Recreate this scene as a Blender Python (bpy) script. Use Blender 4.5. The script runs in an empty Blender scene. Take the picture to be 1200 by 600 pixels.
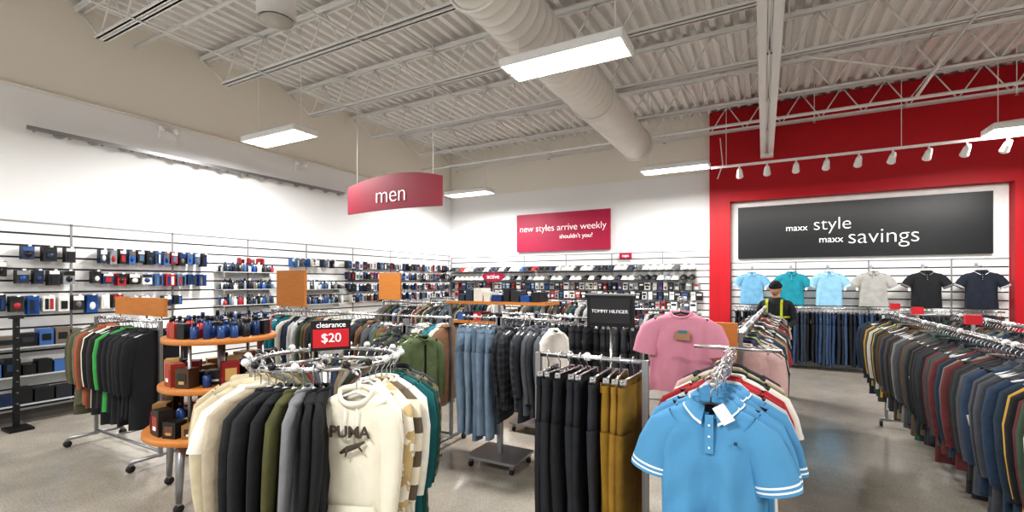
import bpy, math, random
from mathutils import Matrix, Vector
R = random.Random(7)
sin, cos, pi = math.sin, math.cos, math.pi
SC = bpy.context.scene
SC.view_settings.view_transform = 'Standard'
try: SC.view_settings.look = 'Medium High Contrast'
except Exception: pass

# ------------------------------------------------------------ materials
def lin(h):
    h = h.lstrip('#')
    o = []
    for i in (0, 2, 4):
        c = int(h[i:i+2], 16) / 255
        o.append(c/12.92 if c <= .04045 else ((c+.055)/1.055)**2.4)
    return (o[0], o[1], o[2], 1)
MC = {}
def mat(name, hexc, rough=.6, metal=0, var=0., nscale=12, bump=0., bscale=60, emis=0, kind=None, hex2=None, coat=0):
    if name in MC: return MC[name]
    m = bpy.data.materials.new(name); m.use_nodes = True
    nt = m.node_tree; N = nt.nodes; L = nt.links
    b = N['Principled BSDF']
    col = lin(hexc)
    b.inputs['Base Color'].default_value = col
    b.inputs['Roughness'].default_value = rough
    b.inputs['Metallic'].default_value = metal
    if coat: b.inputs['Coat Weight'].default_value = coat
    tc = N.new('ShaderNodeTexCoord')
    src = None
    if kind:
        c2 = lin(hex2)
        sx = N.new('ShaderNodeSeparateXYZ'); L.new(tc.outputs['Object'], sx.inputs[0])
        def band(sock, f, thr):
            a = N.new('ShaderNodeMath'); a.operation = 'MULTIPLY'; a.inputs[1].default_value = f; L.new(sock, a.inputs[0])
            s = N.new('ShaderNodeMath'); s.operation = 'SINE'; L.new(a.outputs[0], s.inputs[0])
            g = N.new('ShaderNodeMath'); g.operation = 'GREATER_THAN'; g.inputs[1].default_value = thr; L.new(s.outputs[0], g.inputs[0])
            return g.outputs[0]
        mx = N.new('ShaderNodeMix'); mx.data_type = 'RGBA'
        mx.inputs[6].default_value = col; mx.inputs[7].default_value = c2
        if kind == 'stripe':
            L.new(band(sx.outputs[2], 75, .1), mx.inputs[0])
        elif kind == 'wide':
            L.new(band(sx.outputs[2], 38, .1), mx.inputs[0])
        elif kind == 'plaid':
            ad = N.new('ShaderNodeMath'); L.new(sx.outputs[0], ad.inputs[0]); L.new(sx.outputs[1], ad.inputs[1])
            s2 = N.new('ShaderNodeMath'); L.new(band(sx.outputs[2], 95, .3), s2.inputs[0]); L.new(band(ad.outputs[0], 95, .3), s2.inputs[1])
            h = N.new('ShaderNodeMath'); h.operation = 'MULTIPLY'; h.inputs[1].default_value = .5; L.new(s2.outputs[0], h.inputs[0])
            L.new(h.outputs[0], mx.inputs[0])
        elif kind == 'camo':
            nz = N.new('ShaderNodeTexNoise'); nz.inputs['Scale'].default_value = 14; L.new(tc.outputs['Object'], nz.inputs['Vector'])
            g = N.new('ShaderNodeMath'); g.operation = 'GREATER_THAN'; g.inputs[1].default_value = .52; L.new(nz.outputs[0], g.inputs[0])
            L.new(g.outputs[0], mx.inputs[0])
        elif kind == 'wood':
            mp = N.new('ShaderNodeMapping'); mp.inputs['Scale'].default_value = (3, 30, 30); L.new(tc.outputs['Object'], mp.inputs[0])
            nz = N.new('ShaderNodeTexNoise'); nz.inputs['Scale'].default_value = 1.5; nz.inputs['Detail'].default_value = 6; L.new(mp.outputs[0], nz.inputs['Vector'])
            L.new(nz.outputs[0], mx.inputs[0])
        src = mx.outputs[2]
    if var > 0:
        nz = N.new('ShaderNodeTexNoise'); nz.inputs['Scale'].default_value = nscale; nz.inputs['Detail'].default_value = 4
        L.new(tc.outputs['Object'], nz.inputs['Vector'])
        mr = N.new('ShaderNodeMapRange'); mr.inputs[1].default_value = .3; mr.inputs[2].default_value = .7
        mr.inputs[3].default_value = 1-var; mr.inputs[4].default_value = 1+var
        L.new(nz.outputs[0], mr.inputs[0])
        hs = N.new('ShaderNodeHueSaturation'); hs.inputs['Color'].default_value = col
        L.new(mr.outputs[0], hs.inputs['Value'])
        if src: L.new(src, hs.inputs['Color'])
        src = hs.outputs[0]
    if src: L.new(src, b.inputs['Base Color'])
    if bump > 0:
        nz = N.new('ShaderNodeTexNoise'); nz.inputs['Scale'].default_value = bscale; nz.inputs['Detail'].default_value = 3
        L.new(tc.outputs['Object'], nz.inputs['Vector'])
        bp = N.new('ShaderNodeBump'); bp.inputs['Strength'].default_value = bump; bp.inputs['Distance'].default_value = .02
        L.new(nz.outputs[0], bp.inputs['Height']); L.new(bp.outputs[0], b.inputs['Normal'])
    if emis:
        b.inputs['Emission Color'].default_value = col; b.inputs['Emission Strength'].default_value = emis
    MC[name] = m
    return m
def fab(h, kind=None, h2=None):
    return mat('fabric_%s_%s_%s' % (h, kind, h2), h, rough=.86, var=.14, nscale=9, bump=.45, bscale=13, kind=kind, hex2=h2)
def knit(h):
    return mat('knit_'+h, h, rough=.88, var=.04, nscale=6, bump=.22, bscale=11)

CHROME = mat('chrome', 'd4d4d6', .22, 1)
STEEL = mat('steel_gray', '9a9a9c', .4, .8)
BLK = mat('black_plastic', '141416', .45)
WHT = mat('white_paint', 'f0f0ee', .6, var=.02)
CREAM = mat('cream_paint', 'e9e3d6', .8, var=.03, nscale=2)
REDW = mat('red_wall_paint', 'b8061c', .55, var=.03, nscale=3)
MAG = mat('magenta_sign', 'ac1343', .5, var=.02)
DKRED = mat('crimson_sign', '800b28', .5, var=.02)
SLAT = mat('slat_white', 'f2f2f0', .5, var=.015)
GROOVE = mat('slat_groove', '38383a', .6)
WOOD = mat('warm_wood', 'b06a2c', .45, kind='wood', hex2='ca8743', coat=.1)
TAG = mat('price_tag', 'f3f1ea', .7)
RUB = mat('rubber', '2a2a2a', .7)
SIGNW = mat('sign_letter_white', 'ffffff', .5, emis=.3)
SIGNK = mat('sign_black', '14161a', .4)
CEILM = mat('ceiling_white', 'e8e6e2', .7, var=.03)
JM = mat('joist_white', 'ececea', .6)
LENS = mat('lamp_lens', 'fffdf8', .5, emis=6)
SRED = mat('sign_red', 'c8202c', .5)
WALLW = bpy.data.materials.new('wall_paint_shaded_top'); WALLW.use_nodes = True  # white wall; the shade above the light fixtures is painted in as cream
_n = WALLW.node_tree.nodes; _l = WALLW.node_tree.links; _b = _n['Principled BSDF']; _b.inputs['Roughness'].default_value = .8
_g = _n.new('ShaderNodeNewGeometry'); _s = _n.new('ShaderNodeSeparateXYZ'); _l.new(_g.outputs['Position'], _s.inputs[0])
_m = _n.new('ShaderNodeMath'); _m.operation = 'GREATER_THAN'; _m.inputs[1].default_value = 4.22; _l.new(_s.outputs[2], _m.inputs[0])
_x = _n.new('ShaderNodeMix'); _x.data_type = 'RGBA'; _x.inputs[6].default_value = lin('f3f4f4'); _x.inputs[7].default_value = lin('efeadf'); _l.new(_m.outputs[0], _x.inputs[0]); _l.new(_x.outputs[2], _b.inputs['Base Color'])

# ------------------------------------------------------------ mesh builder
class MB:
    def __init__(s):
        s.v = []; s.f = []; s.fm = []; s.sm = []; s.mats = []; s.M = Matrix.Identity(4)
    def mi(s, m):
        if m not in s.mats: s.mats.append(m)
        return s.mats.index(m)
    def add(s, vs, fs, m, smooth=True):
        o = len(s.v); i = s.mi(m); M = s.M
        for p in vs: s.v.append(tuple(M @ Vector(p)))
        for f in fs:
            s.f.append([o+k for k in f]); s.fm.append(i); s.sm.append(smooth)
    def box(s, c, d, m, rz=0, rx=0, ry=0):
        hx, hy, hz = d[0]/2, d[1]/2, d[2]/2
        Q = Matrix.Rotation(rz, 4, 'Z') @ Matrix.Rotation(ry, 4, 'Y') @ Matrix.Rotation(rx, 4, 'X')
        c = Vector(c)
        vs = [tuple(c + (Q @ Vector((x*hx, y*hy, z*hz)))) for x in (-1, 1) for y in (-1, 1) for z in (-1, 1)]
        s.add(vs, [(0,1,3,2),(4,6,7,5),(0,4,5,1),(2,3,7,6),(0,2,6,4),(1,5,7,3)], m, False)
    def bb(s, a, b, m):
        s.box([(a[i]+b[i])/2 for i in range(3)], [abs(b[i]-a[i]) for i in range(3)], m)
    def loft(s, rings, m, cap0=False, cap1=False, closed=True, smooth=True, loop=False):
        n = len(rings[0]); vs = [p for r in rings for p in r]; fs = []
        K = len(rings)
        for i in range(K if loop else K-1):
            i2 = (i+1) % K
            for k in range(n if closed else n-1):
                k2 = (k+1) % n
                fs.append((i*n+k, i*n+k2, i2*n+k2, i2*n+k))
        if cap0: fs.append(tuple(range(n))[::-1])
        if cap1: fs.append(tuple((K-1)*n+k for k in range(n)))
        s.add(vs, fs, m, smooth)
    def tube(s, pts, r, m, n=8, closed=False, flat=None, cap=True):
        P = [Vector(p) for p in pts]; K = len(P); rings = []
        up = None
        for i in range(K):
            if closed: t = P[(i+1) % K]-P[i-1]
            else: t = P[min(i+1, K-1)]-P[max(i-1, 0)]
            if t.length < 1e-9: t = Vector((0, 0, 1))
            t.normalize()
            if flat is not None:
                e2 = Vector(flat).normalized(); e1 = t.cross(e2).normalized()
            else:
                if up is None: up = Vector((0, 0, 1)) if abs(t.z) < .9 else Vector((1, 0, 0))
                e1 = t.cross(up).normalized(); e2 = e1.cross(t).normalized(); up = e2
            rr = r[i] if isinstance(r, list) else r
            ra, rb = rr if isinstance(rr, (list, tuple)) else (rr, rr)
            rings.append([tuple(P[i]+e1*ra*cos(2*pi*k/n)+e2*rb*sin(2*pi*k/n)) for k in range(n)])
        s.loft(rings, m, cap and not closed, cap and not closed, loop=closed)
    def cyl(s, a, b, r, m, n=12):
        s.tube([a, b], r, m, n)
    def lathe(s, c, prof, m, n=20):
        rings = [[(c[0]+r*cos(2*pi*k/n), c[1]+r*sin(2*pi*k/n), c[2]+z) for k in range(n)] for r, z in prof]
        s.loft(rings, m, True, True)
    def ball(s, c, r, m, n=10, k=7):
        if not isinstance(r, (tuple, list)): r = (r, r, r)
        rings = []
        for i in range(k+1):
            t = pi*i/k; q = max(sin(t), .02)
            rings.append([(c[0]+r[0]*q*cos(2*pi*j/n), c[1]+r[1]*q*sin(2*pi*j/n), c[2]-r[2]*cos(t)) for j in range(n)])
        s.loft(rings, m, True, True)
    def build(s, name, parent=None):
        xs = [p[0] for p in s.v]; ys = [p[1] for p in s.v]; zs = [p[2] for p in s.v]
        o = ((min(xs)+max(xs))/2, (min(ys)+max(ys))/2, min(zs))
        me = bpy.data.meshes.new(name)
        me.from_pydata([(p[0]-o[0], p[1]-o[1], p[2]-o[2]) for p in s.v], [], s.f)
        for m in s.mats: me.materials.append(m)
        me.polygons.foreach_set('material_index', s.fm)
        me.polygons.foreach_set('use_smooth', s.sm)
        me.update()
        ob = bpy.data.objects.new(name, me); SC.collection.objects.link(ob)
        ob.location = o
        if parent:
            ob.parent = parent; ob.location = Vector(o)-parent.location
        return ob

def text(st, loc, width, m, parent, rz=0, name='lettering', bold=-.012):
    cu = bpy.data.curves.new(name, 'FONT'); cu.body = st; cu.extrude = .003; cu.offset = bold
    cu.align_x = 'CENTER'; cu.align_y = 'CENTER'; cu.size = 1; cu.space_character = .98
    cu.materials.append(m)
    ob = bpy.data.objects.new(name, cu); SC.collection.objects.link(ob)
    bpy.context.view_layer.update()
    k = width/ob.dimensions.x
    cu.extrude = .003/k
    ob.scale = (k, k, k); ob.rotation_euler = (pi/2, 0, rz)
    ob.location = Vector(loc)
    if parent:
        ob.parent = parent; ob.location = Vector(loc)-parent.location
    return ob

# ------------------------------------------------------------ garments
HW = mat('hanger_clear', 'd9d9d6', .25); HK = mat('hanger_black', '1c1c1e', .35)
def hanger(B, hm=CHROME, bar=HK, W=.2):
    B.tube([(0,0,-.085),(0,0,-.035),(.016,0,-.018),(.023,0,0),(.014,0,.018),(-.002,0,.023),(-.018,0,.014),(-.022,0,.002)], .0032, hm, 5)
    W = W*.85
    B.tube([(-W,0,-.135),(-W*.5,0,-.105),(0,0,-.083),(W*.5,0,-.105),(W,0,-.135)], .007, bar, 5)
def sg(x): return 1 if x >= 0 else -1
def lerp_keys(keys, z):
    for i in range(len(keys)-1):
        a, b = keys[i], keys[i+1]
        if b[0] <= z <= a[0]:
            f = (a[0]-z)/max(a[0]-b[0], 1e-9); 
            return [a[j]*(1-f)+b[j]*f for j in range(3)]
    return list(keys[-1])
def shirt(B, o, ang, m, L=.66, W=.22, th=.03, sleeve='long', trim=None, collar='crew', hood=False, n=16, res=1, zipm=None, tag=.25, hm=CHROME, bar=HK, spread=0., inner=None, fold=1.):
    M0 = B.M
    B.M = M0 @ Matrix.Translation(o) @ Matrix.Rotation(ang, 4, 'Z')
    hanger(B, hm, bar, W)
    z0 = -.085
    keys = [(0,.066,.034),(-.012,.10,.036),(-.035,.15,.034),(-.065,W-.03,th),(-.11,W-.005,th*1.1),(-.2,W*.97,th*1.25),(-L*.55,W*.94,th*1.2),(-L*.8,W*.97,th*1.15),(-L,W*1.0,th*1.1)]
    zs = []
    for i in range(len(keys)-1):
        for k in range(res): zs.append(keys[i][0]+(keys[i+1][0]-keys[i][0])*k/res)
    zs.append(-L)
    ph = R.uniform(0, 6.28); fr = R.uniform(22, 34); ph2 = R.uniform(0, 6.28)
    rings = []
    for z in zs:
        _, w, t = lerp_keys(keys, z)
        amp = th*.55*fold*min(1, max(0, (-z-.06)/.35))
        r = []
        for k in range(n):
            a = 2*pi*k/n; c, s = cos(a), sin(a)
            u = w*sg(c)*abs(c)**.72; y = t*sg(s)*abs(s)**.72
            y += amp*(sin(fr*u+ph+z*3)+.5*sin(fr*1.9*u+ph2-z*5))
            if res > 2: y += .004*sin(38*u*sg(u)+z*34+ph)*min(1, max(0, (-z-.03)/.1))
            dz = -.035*max(0, -s)*math.exp(z*40)
            r.append((u, y, z0+z+dz))
        rings.append(r)
    B.loft(rings, m)
    if res > 2:
        B.loft([[(p[0]*1.004, p[1]*1.05, p[2]+.02) for p in rings[-1]], [(p[0]*1.006, p[1]*1.06, p[2]) for p in rings[-1]]], m)
    if collar == 'polo':
        for j, mm in enumerate([m, trim or m]):
            rows = [[], [], []]
            K = 22
            for q in range(K+1):
                ph_ = math.radians(14+332*q/K)
                tipf = max(0, cos(ph_))**4
                def P(rx, ry, z): return (sin(ph_)*rx, -cos(ph_)*ry, z0+z)
                drop = .03+.045*tipf
                A = (.066, .04, -.012-.03*max(0, cos(ph_))); T = (.07, .046, .022-.02*max(0, cos(ph_)))
                O = (.07+.032+.02*tipf, .046+.016+.004*tipf, T[2]-drop)
                if j == 0:
                    rows[0].append(P(*A)); rows[1].append(P(*T)); rows[2].append(P(*[T[i]+(O[i]-T[i])*.86 for i in range(3)]))
                else:
                    rows[0].append(P(*[T[i]+(O[i]-T[i])*.86 for i in range(3)])); rows[1].append(P(O[0]*1.0, O[1]*1.0, (T[2]+(O[2]-T[2])*.93))); rows[2].append(P(*O))
            B.loft(rows, mm, closed=False)
        yy_ = -th*1.18 if res > 2 else -.036
        B.box((0, yy_-.004, z0-.1), (.03, .016, .14), m, rx=-.04)
        for q in range(3): B.ball((0, yy_-.013, z0-.065-.042*q), (.005, .003, .005), TAG, 6, 4)
        if inner: B.box((0, .02, z0-.02), (.05, .004, .03), inner)
    elif collar == 'crew' and not hood:
        pts = [(.066*cos(a), .036*sin(a), z0+.003-.035*max(0, -sin(a))) for a in [2*pi*k/14 for k in range(14)]]
        B.tube(pts, .009, trim or m, 5, closed=True)
    if hood:
        pts = [(.08*cos(a), .042*sin(a), z0+.002-.055*max(0, -sin(a))+.01*max(0, sin(a))) for a in [2*pi*k/20 for k in range(20)]]
        B.tube(pts, (.012, .022), m, 8, closed=True)
        B.ball((0, .05, z0-.05), (.1, .028, .075), m, 14, 8)
        B.tube([(-.028,-.058,z0-.06),(-.033,-th*1.5-.004,z0-.19)], .003, TAG, 5)
        B.tube([(.028,-.058,z0-.06),(.03,-th*1.5-.004,z0-.21)], .003, TAG, 5)
        B.loft([[(-.11,-th*1.2,z0-L*.62),(-.1,-th*1.75,z0-L*.62),(.1,-th*1.75,z0-L*.62),(.11,-th*1.2,z0-L*.62)],[(-.15,-th*1.2,z0-L*.86),(-.14,-th*1.85,z0-L*.86),(.14,-th*1.85,z0-L*.86),(.15,-th*1.2,z0-L*.86)]], m, closed=False)
    if zipm:
        B.box((0, -th*1.25, z0-L*.5-.03), (.014, .01, L-.08), zipm)
    sp = spread
    for sd in (-1, 1):
        if sleeve == 'long':
            pth = [(sd*(W-.06),0,z0-.075),(sd*(W-.01+sp*.2),0,z0-.12),(sd*(W+.015+sp*.4),0,z0-.24),(sd*(W+.02+sp*.5),-.008,z0-.38),(sd*(W+.015+sp*.5),-.018,z0-.5),(sd*(W+.01+sp*.5),-.022,z0-.585)]
            rr = [(.055,th*.8),(.068,th*1.05),(.06,th*1.05),(.05,th),(.044,th*.9),(.036,th*.75)]
            B.tube(pth, rr, m, 10, flat=(0,1,0), cap=False)
            if trim or hood:
                a = Vector(pth[-1]); B.tube([a, a+Vector((0,0,-.045))], (.036, th*.75), trim or m, 10, flat=(0,1,0), cap=False)
        elif sleeve == 'short':
            nn = 20 if res > 1 else 10
            pth = [(sd*(W-.07),0,z0-.078),(sd*(W-.018),0,z0-.125),(sd*(W+.008+sp*.5),-.003,z0-.19),(sd*(W+.02+sp),-.008,z0-.255)]
            rr = [(.055,th*.9),(.075,th*1.1),(.076,th*1.15),(.078,th*1.15)]
            B.tube(pth, rr, m, nn, flat=(0,1,0), cap=False)
            a = Vector(pth[-1]); d = (a-Vector(pth[-2])).normalized()
            if trim:
                B.tube([a, a+d*.008], (.079, th*1.17), trim, nn, flat=(0,1,0), cap=False)
                B.tube([a+d*.008, a+d*.018], (.079, th*1.17), m, nn, flat=(0,1,0), cap=False)
                B.tube([a+d*.018, a+d*.025], (.08, th*1.18), trim, nn, flat=(0,1,0), cap=False)
                B.tube([a+d*.025, a+d*.036], (.079, th*1.16), m, nn, flat=(0,1,0), cap=False)
            else:
                B.tube([a, a+d*.02], (.08, th*1.18), m, nn, flat=(0,1,0), cap=False)
    if R.random() < tag:
        sd = R.choice((-1, 1))
        B.box((sd*(W+.03), -th*1.2, z0-.33), (.035, .003, .06), TAG, ry=.2*sd)
    B.M = M0
def pants(B, o, ang, m, L=1.0, W=.185, th=.028, n=14, tag=.3, clip=CHROME, hm=CHROME, spread=0.):
    M0 = B.M
    B.M = M0 @ Matrix.Translation(o) @ Matrix.Rotation(ang, 4, 'Z')
    B.tube([(0,0,-.07),(0,0,-.03),(.016,0,-.018),(.023,0,0),(.014,0,.018),(-.002,0,.023),(-.018,0,.014)], .0032, hm, 5)
    B.tube([(-W*.85,0,-.075),(W*.85,0,-.075)], .006, clip, 6)
    for sd in (-1, 1): B.box((sd*W*.75, 0, -.095), (.02, .03, .05), clip)
    z0 = -.1
    ph = R.uniform(0, 6.28)
    def ring(cx, w, t, z, amp=0):
        r = []
        for k in range(n):
            a = 2*pi*k/n; c, s = cos(a), sin(a)
            u = cx+w*sg(c)*abs(c)**.7
            r.append((u, t*sg(s)*abs(s)**.7+amp*sin(30*u+ph+z*4), z0+z))
        return r
    B.loft([ring(0,W,th*.9,0),ring(0,W*1.01,th,-.04),ring(0,W*1.06,th*1.1,-.15,.004),ring(0,W*1.1,th*1.15,-.27,.005)], m, cap1=True)
    B.loft([ring(0,W*1.02,th*1.05,.002),ring(0,W*1.03,th*1.08,-.035)], m)
    for sd in (-1, 1):
        c0 = sd*W*.54; j = R.uniform(.96, 1.03)
        B.loft([ring(c0,W*.56,th*1.1,-.22,.004),ring(c0*1.02,W*.54,th*1.1,-.4,.007),ring(c0*1.0,W*.48,th,-.6,.008),ring(c0*.98,W*.43,th*.95,-.8,.009),ring(c0*.98*j,W*.41,th*.95,-L,.009)], m)
        B.box((sd*W*.7, -th*1.05, z0-.02), (.01, .006, .05), m)
    if R.random() < tag:
        B.box((W*.6, -th*1.3, z0-.16), (.045, .003, .075), TAG, ry=.15)
    B.M = M0

def caster(B, x, y, r=.035):
    B.cyl((x-.012, y, r), (x+.012, y, r), r, RUB, 12)
    B.box((x, y, r*2), (.035, .03, .02), STEEL)
    B.cyl((x, y, r*2), (x, y, r*2+.03), .008, STEEL, 6)
def fill(B, p0, p1, z, cols, kind='long', sp=.055, L=None, seq=False, hm=CHROME, W=.22, n=16, res=1):
    P0 = Vector((p0[0], p0[1], z)); P1 = Vector((p1[0], p1[1], z)); d = P1-P0; K = max(1, int(d.length/sp))
    ang = math.atan2(d.y, d.x)-pi/2
    for i in range(K+1):
        c = cols[i % len(cols)] if seq else R.choice(cols)
        if isinstance(c, tuple): m = fab(*c)
        else: m = fab(c)
        p = P0+d*((i+R.uniform(-.2, .2))/K) if 0 < i < K else P0+d*(i/K)
        a = ang+R.uniform(-.13, .13)
        k = kind if kind != 'mix' else R.choice(['long', 'long', 'short'])
        LL = (L or .68)*R.uniform(.88, 1.08)
        th = min(.036, sp*.52)
        if k == 'pants': pants(B, p, a, m, L=(L or 1.0)*R.uniform(.96, 1.03), th=th*R.uniform(.75, 1.05), W=R.uniform(.17, .195))
        else: shirt(B, p, a, m, L=LL, W=W*R.uniform(.9, 1.06), th=th*R.uniform(.75, 1.05), sleeve=k, hm=hm, bar=R.choice([HK, HW]), n=n, res=res,
                    hood=R.random() < .15, zipm=BLK if R.random() < .2 else None, collar=R.choice(['crew', 'polo', 'crew']))
        if R.random() < .22: B.ball((p.x, p.y, z+.005), (.024, .024, .024), R.choice([HW, CHROME, HW]), 8, 6)
def hrack(name, p0, p1, z=1.36, rails=(0,), **kw):
    B = MB()
    P0 = Vector((p0[0], p0[1], 0)); P1 = Vector((p1[0], p1[1], 0)); d = (P1-P0).normalized(); s = Vector((-d.y, d.x, 0))
    E0 = P0-d*.06; E1 = P1+d*.06
    for off in rails:
        a = E0+s*off; b = E1+s*off
        B.tube([(a.x, a.y, z), (b.x, b.y, z)], .0135, CHROME, 10)
    for E in (E0, E1):
        w = (max(rails)-min(rails))/2; mid = (max(rails)+min(rails))/2
        c = E+s*mid
        for q in ([0] if w == 0 else [-w, w]):
            g = c+s*q; B.box((g.x, g.y, z/2+.04), (.03, .03, z-.06), STEEL)
        if w: 
            for zz in (z-.012, .3): B.tube([tuple(c-s*w+Vector((0,0,zz))), tuple(c+s*w+Vector((0,0,zz)))], .012, STEEL, 8)
        f = max(.24, w+.05)
        B.tube([tuple(c-s*f+Vector((0,0,.09))), tuple(c+s*f+Vector((0,0,.09)))], .018, STEEL, 8)
        for q in (-f, f):
            g = c+s*q; caster(B, g.x, g.y)
    c0 = E0+s*((max(rails)+min(rails))/2); c1 = E1+s*((max(rails)+min(rails))/2)
    B.tube([(c0.x, c0.y, .12), (c1.x, c1.y, .12)], .014, STEEL, 8)
    for off in rails:
        a = P0+s*off; b = P1+s*off
        fill(B, (a.x, a.y), (b.x, b.y), z, **kw)
    return B

DARK = ['17181b', '1d1e22', '26272c', '2b2d33', '1a1d26', '33353a', '14141a']
MIXC = ['1d1e22','26272c','4b4e3a','5c5a44','8c8578','5b5d60','a69e90','23304a','2c5458','6a2c2c','c8c3b8','3a4538','2e2a26','75563e','8b7c62','44474d','202226','2a2b2e','5a6a7c','4f5c48','b9b9b6']

# ------------------------------------------------------------ room
H = 5.55; XL = -8.25; XR = 8.0; YB = 11.35; YF = -5.0
fm = bpy.data.materials.new('polished_concrete'); fm.use_nodes = True
nt = fm.node_tree; N = nt.nodes; Lk = nt.links; b = N['Principled BSDF']
tc = N.new('ShaderNodeTexCoord')
n1 = N.new('ShaderNodeTexNoise'); n1.inputs['Scale'].default_value = 1.6; n1.inputs['Detail'].default_value = 9; n1.inputs['Roughness'].default_value = .7
n2 = N.new('ShaderNodeTexNoise'); n2.inputs['Scale'].default_value = 70; n2.inputs['Detail'].default_value = 2
Lk.new(tc.outputs['Object'], n1.inputs['Vector']); Lk.new(tc.outputs['Object'], n2.inputs['Vector'])
r1 = N.new('ShaderNodeValToRGB'); r1.color_ramp.elements[0].position = .3; r1.color_ramp.elements[0].color = lin('979188'); r1.color_ramp.elements[1].position = .7; r1.color_ramp.elements[1].color = lin('b6afa2')
r2 = N.new('ShaderNodeValToRGB'); r2.color_ramp.elements[0].position = .36; r2.color_ramp.elements[0].color = (.65,.64,.62,1); r2.color_ramp.elements[1].position = .5; r2.color_ramp.elements[1].color = (1,1,1,1)
mx = N.new('ShaderNodeMix'); mx.data_type = 'RGBA'; mx.blend_type = 'MULTIPLY'; mx.inputs[0].default_value = .7
Lk.new(n1.outputs[0], r1.inputs[0]); Lk.new(n2.outputs[0], r2.inputs[0]); Lk.new(r1.outputs[0], mx.inputs[6]); Lk.new(r2.outputs[0], mx.inputs[7]); Lk.new(mx.outputs[2], b.inputs['Base Color'])
b.inputs['Roughness'].default_value = .16; b.inputs['IOR'].default_value = 1.75
B = MB(); B.bb((XL-.1, YF, -.1), (XR+.1, YB+.1, 0), fm); B.build('floor')
B = MB(); prof = []; x = XL-.05; pitch = .2
while x < XR+.1:
    prof += [(x, H-.02), (x+.07, H-.02), (x+.1, H+.06), (x+.17, H+.06)]; x += pitch
B.loft([[(p[0], YF, p[1]) for p in prof], [(p[0], YB, p[1]) for p in prof]], CEILM, closed=False, smooth=False)
B.bb((XL-.1, YF, H+.08), (XR+.1, YB+.1, H+.14), CEILM)
B.build('ceiling')
B = MB(); B.bb((XL-.1, YF, 0), (XL, YB, H+.06), WALLW); B.build('wall_left')
B = MB(); B.bb((XL, YB, 0), (XR, YB+.1, H+.06), WALLW); B.build('wall_back')
B = MB(); B.bb((XR, YF, 0), (XR+.1, YB, H+.06), CREAM); B.build('wall_right')
B = MB()
B.bb((-1.06, YB-.16, 0), (-.64, YB, H-.04), REDW)
B.bb((-.64, YB-.16, 3.49), (3.80, YB, H-.04), REDW)
B.bb((3.80, YB-.16, 0), (XR, YB, H-.04), REDW)
B.bb((-.86, YB-.22, 0), (-.64, YB-.16, 3.7), REDW)
B.bb((-.64, YB-.22, 3.49), (3.80, YB-.16, 3.7), REDW)
B.bb((3.80, YB-.22, 0), (4.0, YB-.16, 3.7), REDW)
B.build('trim_1')
B = MB(); B.tube([(XL+.03, YF, 4.22), (XL+.03, YB-.02, 4.22)], .02, CREAM, 8); B.build('wall_conduit')
B = MB(); B.bb((XL, YF, 0), (XL+.03, YB, .12), mat('baseboard_gray', '55524f', .6)); B.build('baseboard_left')

def slat(name, axis, a0, a1, pos, ztop, nrm, zbot=.15):
    B = MB(); p = .15; g = .024
    def bx(u0, u1, d0, d1, z0, z1, m):
        if axis == 'y': B.bb((pos+nrm*d0, u0, z0), (pos+nrm*d1, u1, z1), m)
        else: B.bb((u0, pos+nrm*d0, z0), (u1, pos+nrm*d1, z1), m)
    bx(a0, a1, 0, .012, zbot, ztop, GROOVE)
    z = ztop
    while z-p > zbot-.01:
        bx(a0, a1, .012, .03, z-p+g, z, SLAT); z -= p
    u = a0
    while u < a1+.01:
        bx(u-.012, u+.012, .03, .036, zbot, ztop+.02, STEEL); u += 1.22
    bx(a0, a1, 0, .036, ztop, ztop+.02, STEEL)
    return B.build(name)
slat('slatwall_panel', 'y', -1.0, YB-.05, XL, 2.5, 1)
slat('slatwall_panel', 'x', XL+.05, -1.08, YB, 2.44, -1)
slat('slatwall_panel', 'x', -.63, 3.79, YB, 2.15, -1)

def joist(y):
    B = MB(); zt = 5.48; zb = 4.9; a = XL+.35; e = XR-.35
    for dy in (-.04, .04):
        B.bb((XL+.01, y+dy-.012, zt-.05), (XR-.01, y+dy+.012, zt), JM); B.bb((XL+.01, y+dy-.03, zt-.01), (XR-.01, y+dy+.03, zt), JM)
        B.bb((a+.3, y+dy-.012, zb), (e, y+dy+.012, zb+.045), JM); B.bb((a+.3, y+dy-.03, zb), (e, y+dy+.03, zb+.01), JM)
    x = a+.3; up = True; B.tube([(XL+.05, y, zt-.05), (x, y, zb+.02)], .014, JM, 6)
    while x < e-.3:
        x2 = x+.33
        B.tube([(x, y, zb+.02 if up else zt-.03), (x2, y, zt-.03 if up else zb+.02)], .013, JM, 5)
        x = x2; up = not up
    B.build('ceiling_joist')
for k in range(9):
    joist(-2.05+1.6*k)
B = MB()
for x in (-6.6, -4.6, -2.9, 2.2, 4.4):
    for z in (4.88, 5.42):
        B.tube([(x, -2.05, z), (x, 10.75, z)], .013, JM, 5)
    for k in range(8):
        y = -2.05+1.6*k
        B.tube([(x, y, 4.9), (x, y+1.6, 5.42)], .01, JM, 5)
B.build('joist_bridging')
B = MB(); zt = 5.44; zb = 4.42; gx0 = .06
for dx in (-.07, .07):
    B.bb((gx0+dx-.05, YF, zb), (gx0+dx+.05, YB-.18, zb+.012), JM); B.bb((gx0+dx*.25-.008, YF, zb), (gx0+dx*.25+.008, YB-.18, zb+.12), JM)
    B.bb((gx0+dx-.05, YF, zt-.012), (gx0+dx+.05, YB-.18, zt), JM)
y = YF; up = True
while y < YB-.9:
    B.tube([(gx0, y, zb+.05 if up else zt-.04), (gx0, y+.8, zt-.04 if up else zb+.05)], (.035, .03), JM, 6); y += .8; up = not up
    if up: B.bb((gx0-.03, y-.03, zb), (gx0+.03, y+.03, zt), JM)
B.bb((gx0-.12, YB-.3, zb-.06), (gx0+.12, YB-.17, zt), JM)
B.build('roof_girder')
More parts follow.
